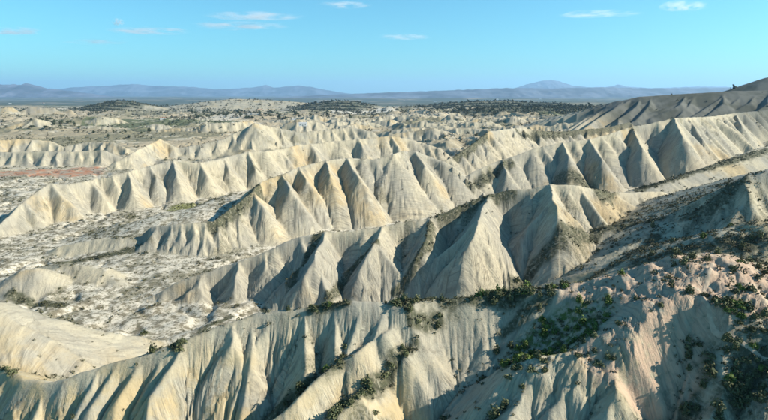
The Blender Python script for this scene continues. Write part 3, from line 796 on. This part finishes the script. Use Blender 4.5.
# ------------------------------------------------------------------ shrubs
def leaf_mat(name, c0, c1, by_object):
    m, NN, LL = new_mat(name)
    b = NN['Principled BSDF']; b.inputs['Roughness'].default_value = .8; b.inputs['Specular IOR Level'].default_value = .2
    r = NN.new('ShaderNodeValToRGB')
    r.color_ramp.elements[0].color = (*c0, 1); r.color_ramp.elements[1].color = (*c1, 1)
    a = NN.new('ShaderNodeAttribute'); a.attribute_name = 'tone'
    if by_object:
        oi = NN.new('ShaderNodeObjectInfo'); mm = NN.new('ShaderNodeMath'); mm.operation = 'ADD'
        sc_ = NN.new('ShaderNodeMath'); sc_.operation = 'MULTIPLY_ADD'; sc_.inputs[1].default_value = .7; sc_.inputs[2].default_value = -.2
        LL.new(oi.outputs['Random'], sc_.inputs[0]); LL.new(a.outputs['Fac'], mm.inputs[0]); LL.new(sc_.outputs[0], mm.inputs[1]); LL.new(mm.outputs[0], r.inputs[0])
    else:
        LL.new(a.outputs['Fac'], r.inputs[0])
    LL.new(r.outputs[0], b.inputs['Base Color'])
    return m
M_SHRUB = leaf_mat('shrub_leaves', (.045, .055, .024), (.150, .155, .075), True)
M_GREEN = leaf_mat('green_shrub_leaves', (.050, .080, .018), (.150, .200, .045), True)
M_TUFT = leaf_mat('scrub_leaves', (.028, .034, .016), (.155, .145, .080), False)
M_TREE = leaf_mat('tree_leaves', (.018, .026, .012), (.060, .075, .030), True)
m_, NN_, LL_ = new_mat('bark'); NN_['Principled BSDF'].inputs['Base Color'].default_value = (.13, .10, .07, 1); M_BARK = m_

def clump(n, rx, rz, leaf, r, flat=.75):
    """leaf faces spread through a dome, denser on the outside; returns verts, tris, tone"""
    d = r.normal(size=(n, 3)); d[:, 2] = np.abs(d[:, 2]) * 1.1 - .12
    d /= np.linalg.norm(d, axis=1)[:, None]
    lob = 1 + .28 * np.sin(3 * np.arctan2(d[:, 1], d[:, 0]) + r.uniform(0, 6)) + .18 * np.sin(5 * np.arctan2(d[:, 1], d[:, 0]) + r.uniform(0, 6))
    c_ = d * (r.uniform(.25, 1, n) ** .45 * lob)[:, None] * [rx, rx, rz]
    c_[:, 2] = np.maximum(c_[:, 2], .02) + rz * .12
    a = r.normal(size=(n, 3)); a /= np.linalg.norm(a, axis=1)[:, None]
    b = np.cross(a, d + r.normal(size=(n, 3)) * .5); b /= np.linalg.norm(b, axis=1)[:, None] + 1e-9
    l = leaf * r.uniform(.6, 1.3, n)[:, None]
    q = np.stack([c_ - a * l, c_ + b * l * .6, c_ + a * l, c_ - b * l * .6], 1)
    V = q.reshape(-1, 3)
    k_ = np.arange(n)[:, None] * 4
    F = np.concatenate([k_ + [0, 1, 2], k_ + [0, 2, 3]], 0)
    return V, F, np.repeat(r.uniform(0.0, .75, n), 4)
def tri_mesh(name, V, F, tone, mat, mats=None, mi=None):
    me = bpy.data.meshes.new(name)
    me.vertices.add(len(V)); me.vertices.foreach_set('co', V.astype(np.float32).ravel())
    me.loops.add(F.size); me.loops.foreach_set('vertex_index', F.astype(np.int32).ravel())
    me.polygons.add(len(F)); me.polygons.foreach_set('loop_start', np.arange(0, F.size, 3, dtype=np.int32))
    for m in (mats or [mat]): me.materials.append(m)
    if mi is not None: me.polygons.foreach_set('material_index', mi.astype(np.int32))
    me.update(calc_edges=True)
    at = me.attributes.new('tone', 'FLOAT', 'POINT'); at.data.foreach_set('value', tone.astype(np.float32))
    return me
def stems(r, n, rx, rz):
    V = []; F = []
    for q in range(n):
        a = r.uniform(0, 6.28); tip = np.array([math.cos(a) * rx * .6, math.sin(a) * rx * .6, rz * .8])
        for e in range(3):
            b = e * 2.09; V.append([.03 * math.cos(b), .03 * math.sin(b), -.15])
        V.append(tip)
        k_ = len(V) - 4
        F += [[k_, k_ + 1, k_ + 3], [k_ + 1, k_ + 2, k_ + 3], [k_ + 2, k_, k_ + 3]]
    return np.array(V), np.array(F)
def shrub_mesh(name, seed, n, rx, rz, leaf, mat):
    r = np.random.default_rng(seed)
    V, F, t = clump(n, rx, rz, leaf, r)
    V2, F2 = stems(r, 4, rx, rz)
    mi = np.r_[np.zeros(len(F)), np.ones(len(F2))]
    return tri_mesh(name, np.r_[V, V2], np.r_[F, F2 + len(V)], np.r_[t, np.full(len(V2), .3)], None, [mat, M_BARK], mi)
KINDS = [('round', 'shrub_round', .52, .62), ('spreading', 'shrub_spreading', .68, .42), ('upright', 'shrub_upright', .42, .85)]
PROTO = {}
for gi, mat in ((0, M_SHRUB), (1, M_GREEN)):
    for ki, (sh, nm, rx, rz) in enumerate(KINDS):
        PROTO[gi, ki] = [shrub_mesh(nm, 100 + gi * 30 + ki * 7 + v, 190, rx, rz, .14, mat) for v in range(3)]

# scatter
CA = np.abs(np.gradient(GX, axis=1) * np.gradient(GY, axis=0))
lim = (GY > 45) & (GY < 620)
clus = sstep(-.25, .35, fbm(GX, GY, 9, 3, 91))
hillm = sstep(.5, .9, 1 - np.hypot((GX - 55) / 75, (GY - 88) / 45) * .7) * (GY < 135)
gul = sstep(.9, 1.9, FLOW) * sstep(.1, .6, north) * sstep(1.15, .8, SL)
dens = (.16 * FLOOR + .55 * VEG * flat + .35 * VEG * sstep(1.0, .6, SL) + 1.3 * gul + .9 * GRASS + .8 * GREEN + .9 * RSCR + 1.4 * RGUL + np.where(GY < 140, .55, 1.5) * SCRUB + 1.0 * RCR + .40 * hillm * sstep(.95, .5, SL)) * (.35 + clus) * (1 - .5 * PINK) * np.maximum(sstep(1.25, .85, SL), .6 * SCRUB) * (1 - .8 * RED)
dens = dens + .006
W = (dens * CA * lim * np.where(GY > 330, .5, np.where(GY < 140, 8.0, 1.4))).ravel()
cum = np.cumsum(W); 
NT = 48000
pick = np.searchsorted(cum, rng.random(NT) * cum[-1])
pi, pj = np.unravel_index(np.clip(pick, 0, W.size - 1), shape)
sx = GX[pi, pj] + rng.uniform(-.3, .3, NT) * np.minimum(1, GY[pi, pj] / 100); sy = GY[pi, pj] + rng.uniform(-.3, .3, NT)
sz = fan_sample(Z, sx, sy)
isg = (GRASS[pi, pj] > .3) | (GREEN[pi, pj] > .3) | (rng.random(NT) < .06)
size = np.exp(rng.normal(-.38, .42, NT)) * np.where(FLOOR[pi, pj] > .6, .85, 1.0) * np.where(sy > 300, 1.35, 1)
size = np.clip(size, .3, 2.3)
vis, spx, spy, sf = visible(sx, sy, sz + size * .5)
app = size / sf * vis
order = np.argsort(-app)
big = order[:300]
used = set(big.tolist())
def zone(px, py, k):
    if GRASS[pi[k], pj[k]] > .3: return 'high in the green hollow' if py < 338 else ('low in the green hollow' if py > 352 else 'midway in the green hollow')
    if px > 640 and py > 315: return 'in the lower right gully' if gul[pi[k], pj[k]] > .3 else 'below the dirt path'
    if px > 560 and py > 255: return 'on the pinkish hilltop' if px > 625 else 'on the pale hill shoulder'
    if px > 560: return 'on the slope behind the hilltop'
    if px > 395 and py > 285: return 'on the broad foreground crest'
    if py > 285 and px > 240: return 'on the foreground ridge'
    if py > 285: return 'behind the foreground ridge'
    return 'on the flat between the middle ridges'
NAMED = []
ORD = ['', 'second', 'third', 'fourth', 'fifth', 'sixth', 'seventh', 'eighth', 'ninth', 'tenth', 'eleventh', 'twelfth', 'thirteenth', 'fourteenth', 'fifteenth', 'sixteenth', 'seventeenth', 'eighteenth', 'nineteenth', 'twentieth']
def give_labels(named, grp):
    by = {}
    for o, what, where, px in named: by.setdefault((what, where), []).append((px, o))
    for (what, where), lst in by.items():
        lst.sort(key=lambda a: a[0]); n = len(lst)
        for q, (px, o) in enumerate(lst):
            if n == 1: o['label'] = f'{what} {where}'
            elif q == 0: o['label'] = f'leftmost {what} {where}'
            elif q == n - 1: o['label'] = f'rightmost {what} {where}'
            elif q < n / 2 and q < 20: o['label'] = f'{ORD[q]} {what} from left, {where}'
            elif n - 1 - q < 20: o['label'] = f'{ORD[n - 1 - q]} {what} from right, {where}'
            else: o['label'] = f'{what} amid others {where}'
            o['group'] = f'{grp} {where}'
for n_, k in enumerate(big):
    gi = int(isg[k]); ki = int(rng.integers(0, 3)); v = int(rng.integers(0, 3))
    o = bpy.data.objects.new('shrub', PROTO[gi, ki][v]); col.objects.link(o)
    o.location = (sx[k], sy[k], sz[k] - .03)
    o.rotation_euler = (0, 0, rng.uniform(0, 6.28)); sc_ = float(size[k]); o.scale = (sc_, sc_, sc_ * rng.uniform(.85, 1.1))
    szw = 'large' if size[k] > 1.45 else ('small' if size[k] < .85 else 'mid-sized')
    colw = 'bright green' if gi else 'dark olive'
    o['category'] = 'shrub'
    NAMED.append((o, f"{szw} {colw} {KINDS[ki][0]} shrub", zone(spx[k], spy[k], k), spx[k]))
give_labels(NAMED, 'shrubs')
rest = np.array([k for k in range(NT) if k not in used])
rest = rest[(spx[rest] > -60) & (spx[rest] < 830)]
protos = []
for v in range(8):
    protos.append(clump(16 if v < 5 else 11, .55, .5, .24, np.random.default_rng(500 + v)))
Vs, Fs, Ts = [], [], []
off = 0
for v in range(8):
    ks = rest[rest % 8 == v]
    V, F, t = protos[v]
    a = rng.uniform(0, 6.28, len(ks)); ca, sa = np.cos(a), np.sin(a); s3 = size[ks]
    X = (V[None, :, 0] * ca[:, None] - V[None, :, 1] * sa[:, None]) * s3[:, None] + sx[ks][:, None]
    Y = (V[None, :, 0] * sa[:, None] + V[None, :, 1] * ca[:, None]) * s3[:, None] + sy[ks][:, None]
    Zq = V[None, :, 2] * s3[:, None] + sz[ks][:, None] - .03
    Vs.append(np.stack([X, Y, Zq], -1).reshape(-1, 3))
    Fs.append((F[None] + (np.arange(len(ks)) * len(V))[:, None, None] + off).reshape(-1, 3))
    Ts.append((t[None] * .5 + rng.uniform(0, .5, len(ks))[:, None] + .12 * isg[ks][:, None]).ravel())
    off += len(ks) * len(V)
sc_me = tri_mesh('scrub', np.concatenate(Vs), np.concatenate(Fs), np.concatenate(Ts), M_TUFT)
sc_ob = bpy.data.objects.new('scrub', sc_me); col.objects.link(sc_ob)
sc_ob['kind'] = 'stuff'; sc_ob['label'] = 'low grey-green scrub scattered over the pale badlands'; sc_ob['category'] = 'scrub'
print('shrubs', time.time() - T0)

# far bushes and orchard trees that read as one speckle on the plain
NF = 16000
lf = (GY > 560) & (GY < 2800) & (np.abs(GX) < GY * .85)
df = (.10 + sstep(.0, .35, fbm(GX, GY, 130, 4, 95)) + 3.0 * WOOD) * (1 - .8 * sstep(.3, .8, RIDGE) * (GY < 1400) * (WOOD < .3)) * (1 - .9 * RED)
Wf = (df * CA * lf / np.maximum(GY, 1) ** .9).ravel(); cf = np.cumsum(Wf)
fi_, fj_ = np.unravel_index(np.clip(np.searchsorted(cf, rng.random(NF) * cf[-1]), 0, Wf.size - 1), shape)
fx_ = GX[fi_, fj_] + rng.uniform(-1, 1, NF); fy_ = GY[fi_, fj_] + rng.uniform(-3, 3, NF); fz_ = fan_sample(Z, fx_, fy_)
fs_ = np.exp(rng.normal(.95, .35, NF)) * np.clip(fy_ / 1100, .6, 1.7)
Vs2, Fs2, Ts2, of2 = [], [], [], 0
for v in range(4):
    V, F, t = clump(13, .62, .75, .36, np.random.default_rng(900 + v))
    ks = np.arange(v, NF, 4)
    Vs2.append((V[None] * fs_[ks][:, None, None] + np.stack([fx_[ks], fy_[ks], fz_[ks] - .1], -1)[:, None]).reshape(-1, 3))
    Fs2.append((F[None] + (np.arange(len(ks)) * len(V))[:, None, None] + of2).reshape(-1, 3)); of2 += len(ks) * len(V)
    Ts2.append((t[None] * .4 + rng.uniform(0, .4, len(ks))[:, None]).ravel())
fb = bpy.data.objects.new('far_bushes', tri_mesh('far_bushes', np.concatenate(Vs2), np.concatenate(Fs2), np.concatenate(Ts2), M_TUFT)); col.objects.link(fb)
fb['kind'] = 'stuff'; fb['label'] = 'dark bushes and orchard trees speckled over the far plain'; fb['category'] = 'bushes'

# ------------------------------------------------------------------ trees on the plain
def tree_mesh(name, seed, tall):
    r = np.random.default_rng(seed)
    Vs, Fs, ts, off = [], [], [], 0
    for q in range(7 if not tall else 5):
        V, F, t = clump(26, r.uniform(.20, .30), r.uniform(.18, .26) * (1.5 if tall else 1), .10, r)
        V = V + [r.normal(0, .14 if not tall else .06), r.normal(0, .14 if not tall else .06), r.uniform(.10, .55) if not tall else .10 + q * .15]
        Vs.append(V); Fs.append(F + off); ts.append(t * .7 + r.uniform(0, .3)); off += len(V)
    nL = sum(len(f) for f in Fs)
    # tapered trunk with two limbs
    tv = []; tf = []
    def limb(p0, p1, ra, rb):
        k_ = len(tv)
        for p, rr in ((p0, ra), (p1, rb)):
            for e in range(5):
                tv.append([p[0] + rr * math.cos(e * 1.2566), p[1] + rr * math.sin(e * 1.2566), p[2]])
        for e in range(5):
            f = (e + 1) % 5
            tf.append([k_ + e, k_ + f, k_ + 5 + f]); tf.append([k_ + e, k_ + 5 + f, k_ + 5 + e])
    limb((0, 0, -.05), (.02, .01, .45), .045, .03); limb((.02, .01, .40), (.2, .08, .68), .028, .012); limb((.02, .01, .42), (-.16, -.1, .72), .028, .012)
    V = np.concatenate(Vs + [np.array(tv)]); F = np.concatenate(Fs + [np.array(tf) + off])
    return tri_mesh(name, V, F, np.r_[np.concatenate(ts), np.full(len(tv), .4)], None, [M_TREE, M_BARK], np.r_[np.zeros(nL), np.ones(len(tf))])
TP = [tree_mesh('tree', 700 + k, False) for k in range(4)] + [tree_mesh('tall_tree', 750 + k, True) for k in range(2)]
def plain_pt(px, py):
    z = 8.0
    for _ in range(30):
        p = at_z(px, py, z); z = z + .5 * (ground(p[0], p[1])[0] - z)
    return p
TREES = [  # photo column and row ranges, count, words
    (160, 182, 105.5, 107, 14, 'in the dark row on the left plain'), (110, 134, 101.5, 103.5, 16, 'on the dark wooded knoll far left'), (186, 203, 111, 119, 10, 'in the grove left of the pale fluted cliff'),
    (204, 242, 112, 118, 26, 'in the grove above the pale fluted cliff'), (24, 80, 120, 129, 26, 'in the long dark thicket at far left'), (243, 300, 113, 121, 20, 'among the plots in the middle distance'),
    (330, 372, 102, 106, 18, 'on the low dark rise beyond the badlands'), (300, 350, 112, 122, 16, 'in the scrub field beyond the ridges'), (455, 560, 102, 108, 34, 'on the dark hills beyond the badlands'), (80, 150, 132, 138, 8, 'on the plain above the left ridge')]
TNAMED = []
for (xa, xb, ya, yb, cnt, words) in TREES:
    for q in range(cnt):
        px, py = rng.uniform(xa, xb), rng.uniform(ya, yb)
        p = plain_pt(px, py)
        if not np.isfinite(p).all() or p[1] > 9000: continue
        kk = int(rng.integers(0, 6)); tall = kk > 3
        o = bpy.data.objects.new('tree', TP[kk]); col.objects.link(o)
        h = rng.uniform(6, 10) * (1 + .5 * (p[1] > 1200))
        o.location = (p[0], p[1], p[2] - .1); o.rotation_euler = (0, 0, rng.uniform(0, 6.28))
        o.scale = (h * rng.uniform(.9, 1.25), h * rng.uniform(.9, 1.25), h)
        o['category'] = 'tree'; TNAMED.append((o, ('slim' if tall else 'bushy') + ' dark tree', words, px))

give_labels(TNAMED, 'trees')
# ------------------------------------------------------------------ far houses
def plain_mat(name, c_, rough=.9):
    m, NN, LL = new_mat(name); b = NN['Principled BSDF']; b.inputs['Roughness'].default_value = rough
    g = NN.new('ShaderNodeTexCoord'); t = NN.new('ShaderNodeTexNoise'); t.inputs['Scale'].default_value = 1.5; t.inputs['Detail'].default_value = 5
    LL.new(g.outputs['Object'], t.inputs['Vector'])
    r = NN.new('ShaderNodeValToRGB'); r.color_ramp.elements[0].position = .3; r.color_ramp.elements[1].position = .7
    r.color_ramp.elements[0].color = (*[v * .82 for v in c_], 1); r.color_ramp.elements[1].color = (*c_, 1)
    LL.new(t.outputs['Fac'], r.inputs[0]); LL.new(r.outputs[0], b.inputs['Base Color'])
    return m
M_WALLS = [plain_mat('white_render', (.78, .76, .72)), plain_mat('cream_render', (.66, .58, .46))]
M_ROOFS = [plain_mat('clay_tile', (.34, .17, .10)), plain_mat('grey_sheet', (.42, .42, .41))]
M_DARK = plain_mat('dark_opening', (.05, .055, .06), .3)
def poly(name, V, F, mat, parent):
    me = bpy.data.meshes.new(name); me.from_pydata(V, [], F); me.materials.append(mat); me.update()
    o = bpy.data.objects.new(name, me); col.objects.link(o); o.parent = parent; return o
def box_v(x0, x1, y0, y1, z0, z1):
    V = [(x, y, z) for z in (z0, z1) for y in (y0, y1) for x in (x0, x1)]
    return V, [(0, 2, 3, 1), (4, 5, 7, 6), (0, 1, 5, 4), (2, 6, 7, 3), (0, 4, 6, 2), (1, 3, 7, 5)]
def house(px, py, L, Wd, H, wi, ri, yaw, label, group=None):
    p = plain_pt(px, py)
    e = bpy.data.objects.new('house', None); col.objects.link(e); e.location = (p[0], p[1], p[2] - .4); e.rotation_euler = (0, 0, yaw)
    e['label'] = label; e['category'] = 'house'
    if group: e['group'] = group
    V, F = box_v(-L / 2, L / 2, -Wd / 2, Wd / 2, 0, H); poly('wall', V, F, M_WALLS[wi], e)
    o_ = .4; rh = Wd * .28
    V = [(-L / 2 - o_, -Wd / 2 - o_, H + .02), (L / 2 + o_, -Wd / 2 - o_, H + .02), (L / 2 + o_, Wd / 2 + o_, H + .02), (-L / 2 - o_, Wd / 2 + o_, H + .02), (-L / 2 - o_, 0, H + rh), (L / 2 + o_, 0, H + rh)]
    poly('roof', V, [(0, 1, 5, 4), (2, 3, 4, 5), (0, 4, 3), (1, 2, 5), (0, 3, 2, 1)], M_ROOFS[ri], e)
    nw = max(2, int(L / 4))
    if group: HN.append((e, label, 'in the far village row left of centre', px))
    for q in range(nw):
        xc = -L / 2 + (q + .5) * L / nw
        if q == nw // 2:
            V, F = box_v(xc - .6, xc + .6, -Wd / 2 - .06, -Wd / 2 + .05, .3, 2.6); poly('door', V, F, M_DARK, e)
        else:
            V, F = box_v(xc - .6, xc + .6, -Wd / 2 - .06, -Wd / 2 + .05, H * .45, H * .45 + 1.4); poly('window', V, F, M_DARK, e)
HS = [(125, 102.5, 26, 12, 9, 0, 1, .1, 'white house on the dark wooded knoll at far left'), (10, 104, 22, 10, 7, 0, 1, .2, 'white house at the far left edge of the plain'), (43, 103.5, 20, 10, 7, 1, 0, -.1, 'cream house on the far left rise'),
      (139, 108, 18, 9, 6, 0, 1, .3, 'white house right of the dark wooded knoll'), (163, 120, 14, 8, 5, 0, 0, .2, 'white house with clay roof left of the grove'), (296, 122, 16, 9, 6, 0, 1, -.2, 'white shed among the plots left of centre'),
      (303, 126, 14, 8, 5, 0, 1, .1, 'lower white shed in front of the plots'), (260, 111, 22, 10, 6, 1, 0, .1, 'cream house at the grove end'), (435, 102, 30, 12, 7, 0, 1, -.1, 'white hall on the plain right of centre'), (404, 101, 26, 11, 7, 0, 0, .2, 'white house below the low blue hills'),
      (497, 99.5, 40, 14, 8, 0, 1, .1, 'white hall at the foot of the far mountain'), (540, 99.5, 36, 12, 8, 0, 1, -.1, 'white hall under the far peak')]
for a in HS: house(*a)
HN = []
for q in range(22):
    px = 262 + q * 2.6 + rng.uniform(-.8, .8); py = rng.uniform(102.2, 105.5)
    house(px, py, rng.uniform(14, 24), rng.uniform(8, 11), rng.uniform(5, 8), int(rng.random() < .25), int(rng.random() < .5), rng.uniform(-.4, .4), 'small pale house', 'houses of the far village')
give_labels(HN, 'houses')

# ------------------------------------------------------------------ haze
hz = bpy.data.meshes.new('haze')
hx, hy0, hy1, hz0, hz1 = 70000, -2000, 52000, -420, 1150
hv = [(x, y, z) for z in (hz0, hz1) for y in (hy0, hy1) for x in (-hx, hx)]
hz.from_pydata(hv, [], [(0, 2, 3, 1), (4, 5, 7, 6), (0, 1, 5, 4), (2, 6, 7, 3), (0, 4, 6, 2), (1, 3, 7, 5)])
ho = bpy.data.objects.new('haze', hz); col.objects.link(ho); ho['kind'] = 'stuff'
hm = bpy.data.materials.new('haze_air'); hm.use_nodes = True
hm.node_tree.nodes.clear()
pv = hm.node_tree.nodes.new('ShaderNodeVolumePrincipled')
pv.inputs['Color'].default_value = (.42, .69, 1, 1); pv.inputs['Density'].default_value = 3.6e-5; pv.inputs['Anisotropy'].default_value = 0.2
oo = hm.node_tree.nodes.new('ShaderNodeOutputMaterial')
hm.node_tree.links.new(pv.outputs[0], oo.inputs['Volume'])
hz.materials.append(hm)

# ------------------------------------------------------------------ thin high clouds
def cloud(px, py, wpx, hpx, seed, label, dens):
    D = 26000.0
    p = at_y(px, py, D)
    rx, rz, ry = 1.2 * wpx / 2 / FOC * D, hpx / 2 / FOC * D, wpx / 3 / FOC * D
    r = np.random.default_rng(seed)
    n, m2 = 24, 12
    V, F = [], []
    for i in range(m2 + 1):
        th = math.pi * i / m2
        for j in range(n):
            ph = 2 * math.pi * j / n
            k_ = 1 + .18 * math.sin(3 * ph + seed) * math.sin(th) + .1 * math.sin(5 * ph + 2 * seed)
            V.append((rx * k_ * math.sin(th) * math.cos(ph), ry * k_ * math.sin(th) * math.sin(ph), rz * math.cos(th) + rz * .5 * math.sin(2.2 * math.cos(ph) + seed) * math.sin(th)))
    for i in range(m2):
        for j in range(n):
            a, b = i * n + j, i * n + (j + 1) % n
            F.append((a, a + n, b + n, b))
    me = bpy.data.meshes.new('cloud'); me.from_pydata(V, [], F); me.update()
    o = bpy.data.objects.new('cloud', me); col.objects.link(o); o.location = p
    o['label'] = label; o['category'] = 'cloud'; o['group'] = 'thin streak clouds'
    m = bpy.data.materials.new('cloud_vapour'); m.use_nodes = True; nt = m.node_tree; nt.nodes.clear()
    out = nt.nodes.new('ShaderNodeOutputMaterial'); v = nt.nodes.new('ShaderNodeVolumePrincipled')
    v.inputs['Color'].default_value = (1, 1, 1, 1); v.inputs['Anisotropy'].default_value = .3
    tc = nt.nodes.new('ShaderNodeTexCoord'); mp = nt.nodes.new('ShaderNodeMapping'); mp.inputs['Scale'].default_value = (1.6 / rx, 1.2 / rx, .9 / rz); mp.inputs['Location'].default_value = (seed, seed * .7, 0)
    t = nt.nodes.new('ShaderNodeTexNoise'); t.inputs['Scale'].default_value = 1.6; t.inputs['Detail'].default_value = 5; t.inputs['Roughness'].default_value = .6
    nt.links.new(tc.outputs['Object'], mp.inputs[0]); nt.links.new(mp.outputs[0], t.inputs['Vector'])
    # fall-off towards the rim
    sc = nt.nodes.new('ShaderNodeMapping'); sc.inputs['Scale'].default_value = (1 / rx, 1 / ry, 1 / rz); nt.links.new(tc.outputs['Object'], sc.inputs[0])
    ln = nt.nodes.new('ShaderNodeVectorMath'); ln.operation = 'LENGTH'; nt.links.new(sc.outputs[0], ln.inputs[0])
    fo = nt.nodes.new('ShaderNodeMapRange'); fo.interpolation_type = 'SMOOTHSTEP'; fo.inputs['From Min'].default_value = 1.0; fo.inputs['From Max'].default_value = .15; nt.links.new(ln.outputs['Value'], fo.inputs['Value'])
    nr = nt.nodes.new('ShaderNodeMapRange'); nr.interpolation_type = 'SMOOTHSTEP'; nr.inputs['From Min'].default_value = .42; nr.inputs['From Max'].default_value = .68; nt.links.new(t.outputs['Fac'], nr.inputs['Value'])
    mu = nt.nodes.new('ShaderNodeMath'); mu.operation = 'MULTIPLY'; nt.links.new(fo.outputs[0], mu.inputs[0]); nt.links.new(nr.outputs[0], mu.inputs[1])
    md = nt.nodes.new('ShaderNodeMath'); md.operation = 'MULTIPLY'; md.inputs[1].default_value = 1.5 * dens / (2 * ry); nt.links.new(mu.outputs[0], md.inputs[0])
    nt.links.new(md.outputs[0], v.inputs['Density']); nt.links.new(v.outputs[0], out.inputs['Volume'])
    me.materials.append(m)
for a in [(239, 26, 92, 7, 1, 'longer lower white streak cloud left of centre', 6.0), (254, 16, 88, 7, 2, 'upper white streak cloud left of centre', 7.0), (150, 31, 80, 7, 3, 'white streak cloud over the left mountains', 6.0),
          (118, 22, 12, 9, 4, 'tiny white cloud puff above the left streak', 3.5), (12, 31, 60, 9, 5, 'faint cloud at the left edge of the sky', 3.5), (95, 42, 60, 6, 6, 'faint low streak cloud over the left plain', 2.0),
          (598, 14, 76, 6, 7, 'white streak cloud right of centre', 4.5), (682, 6, 44, 12, 8, 'pale cloud near the top right', 3.5), (405, 37, 50, 7, 9, 'faint cloud right above centre', 2.5), (345, 5, 50, 7, 10, 'faint cloud at the top centre', 3.0)]:
    cloud(*a)
print('done', time.time() - T0)
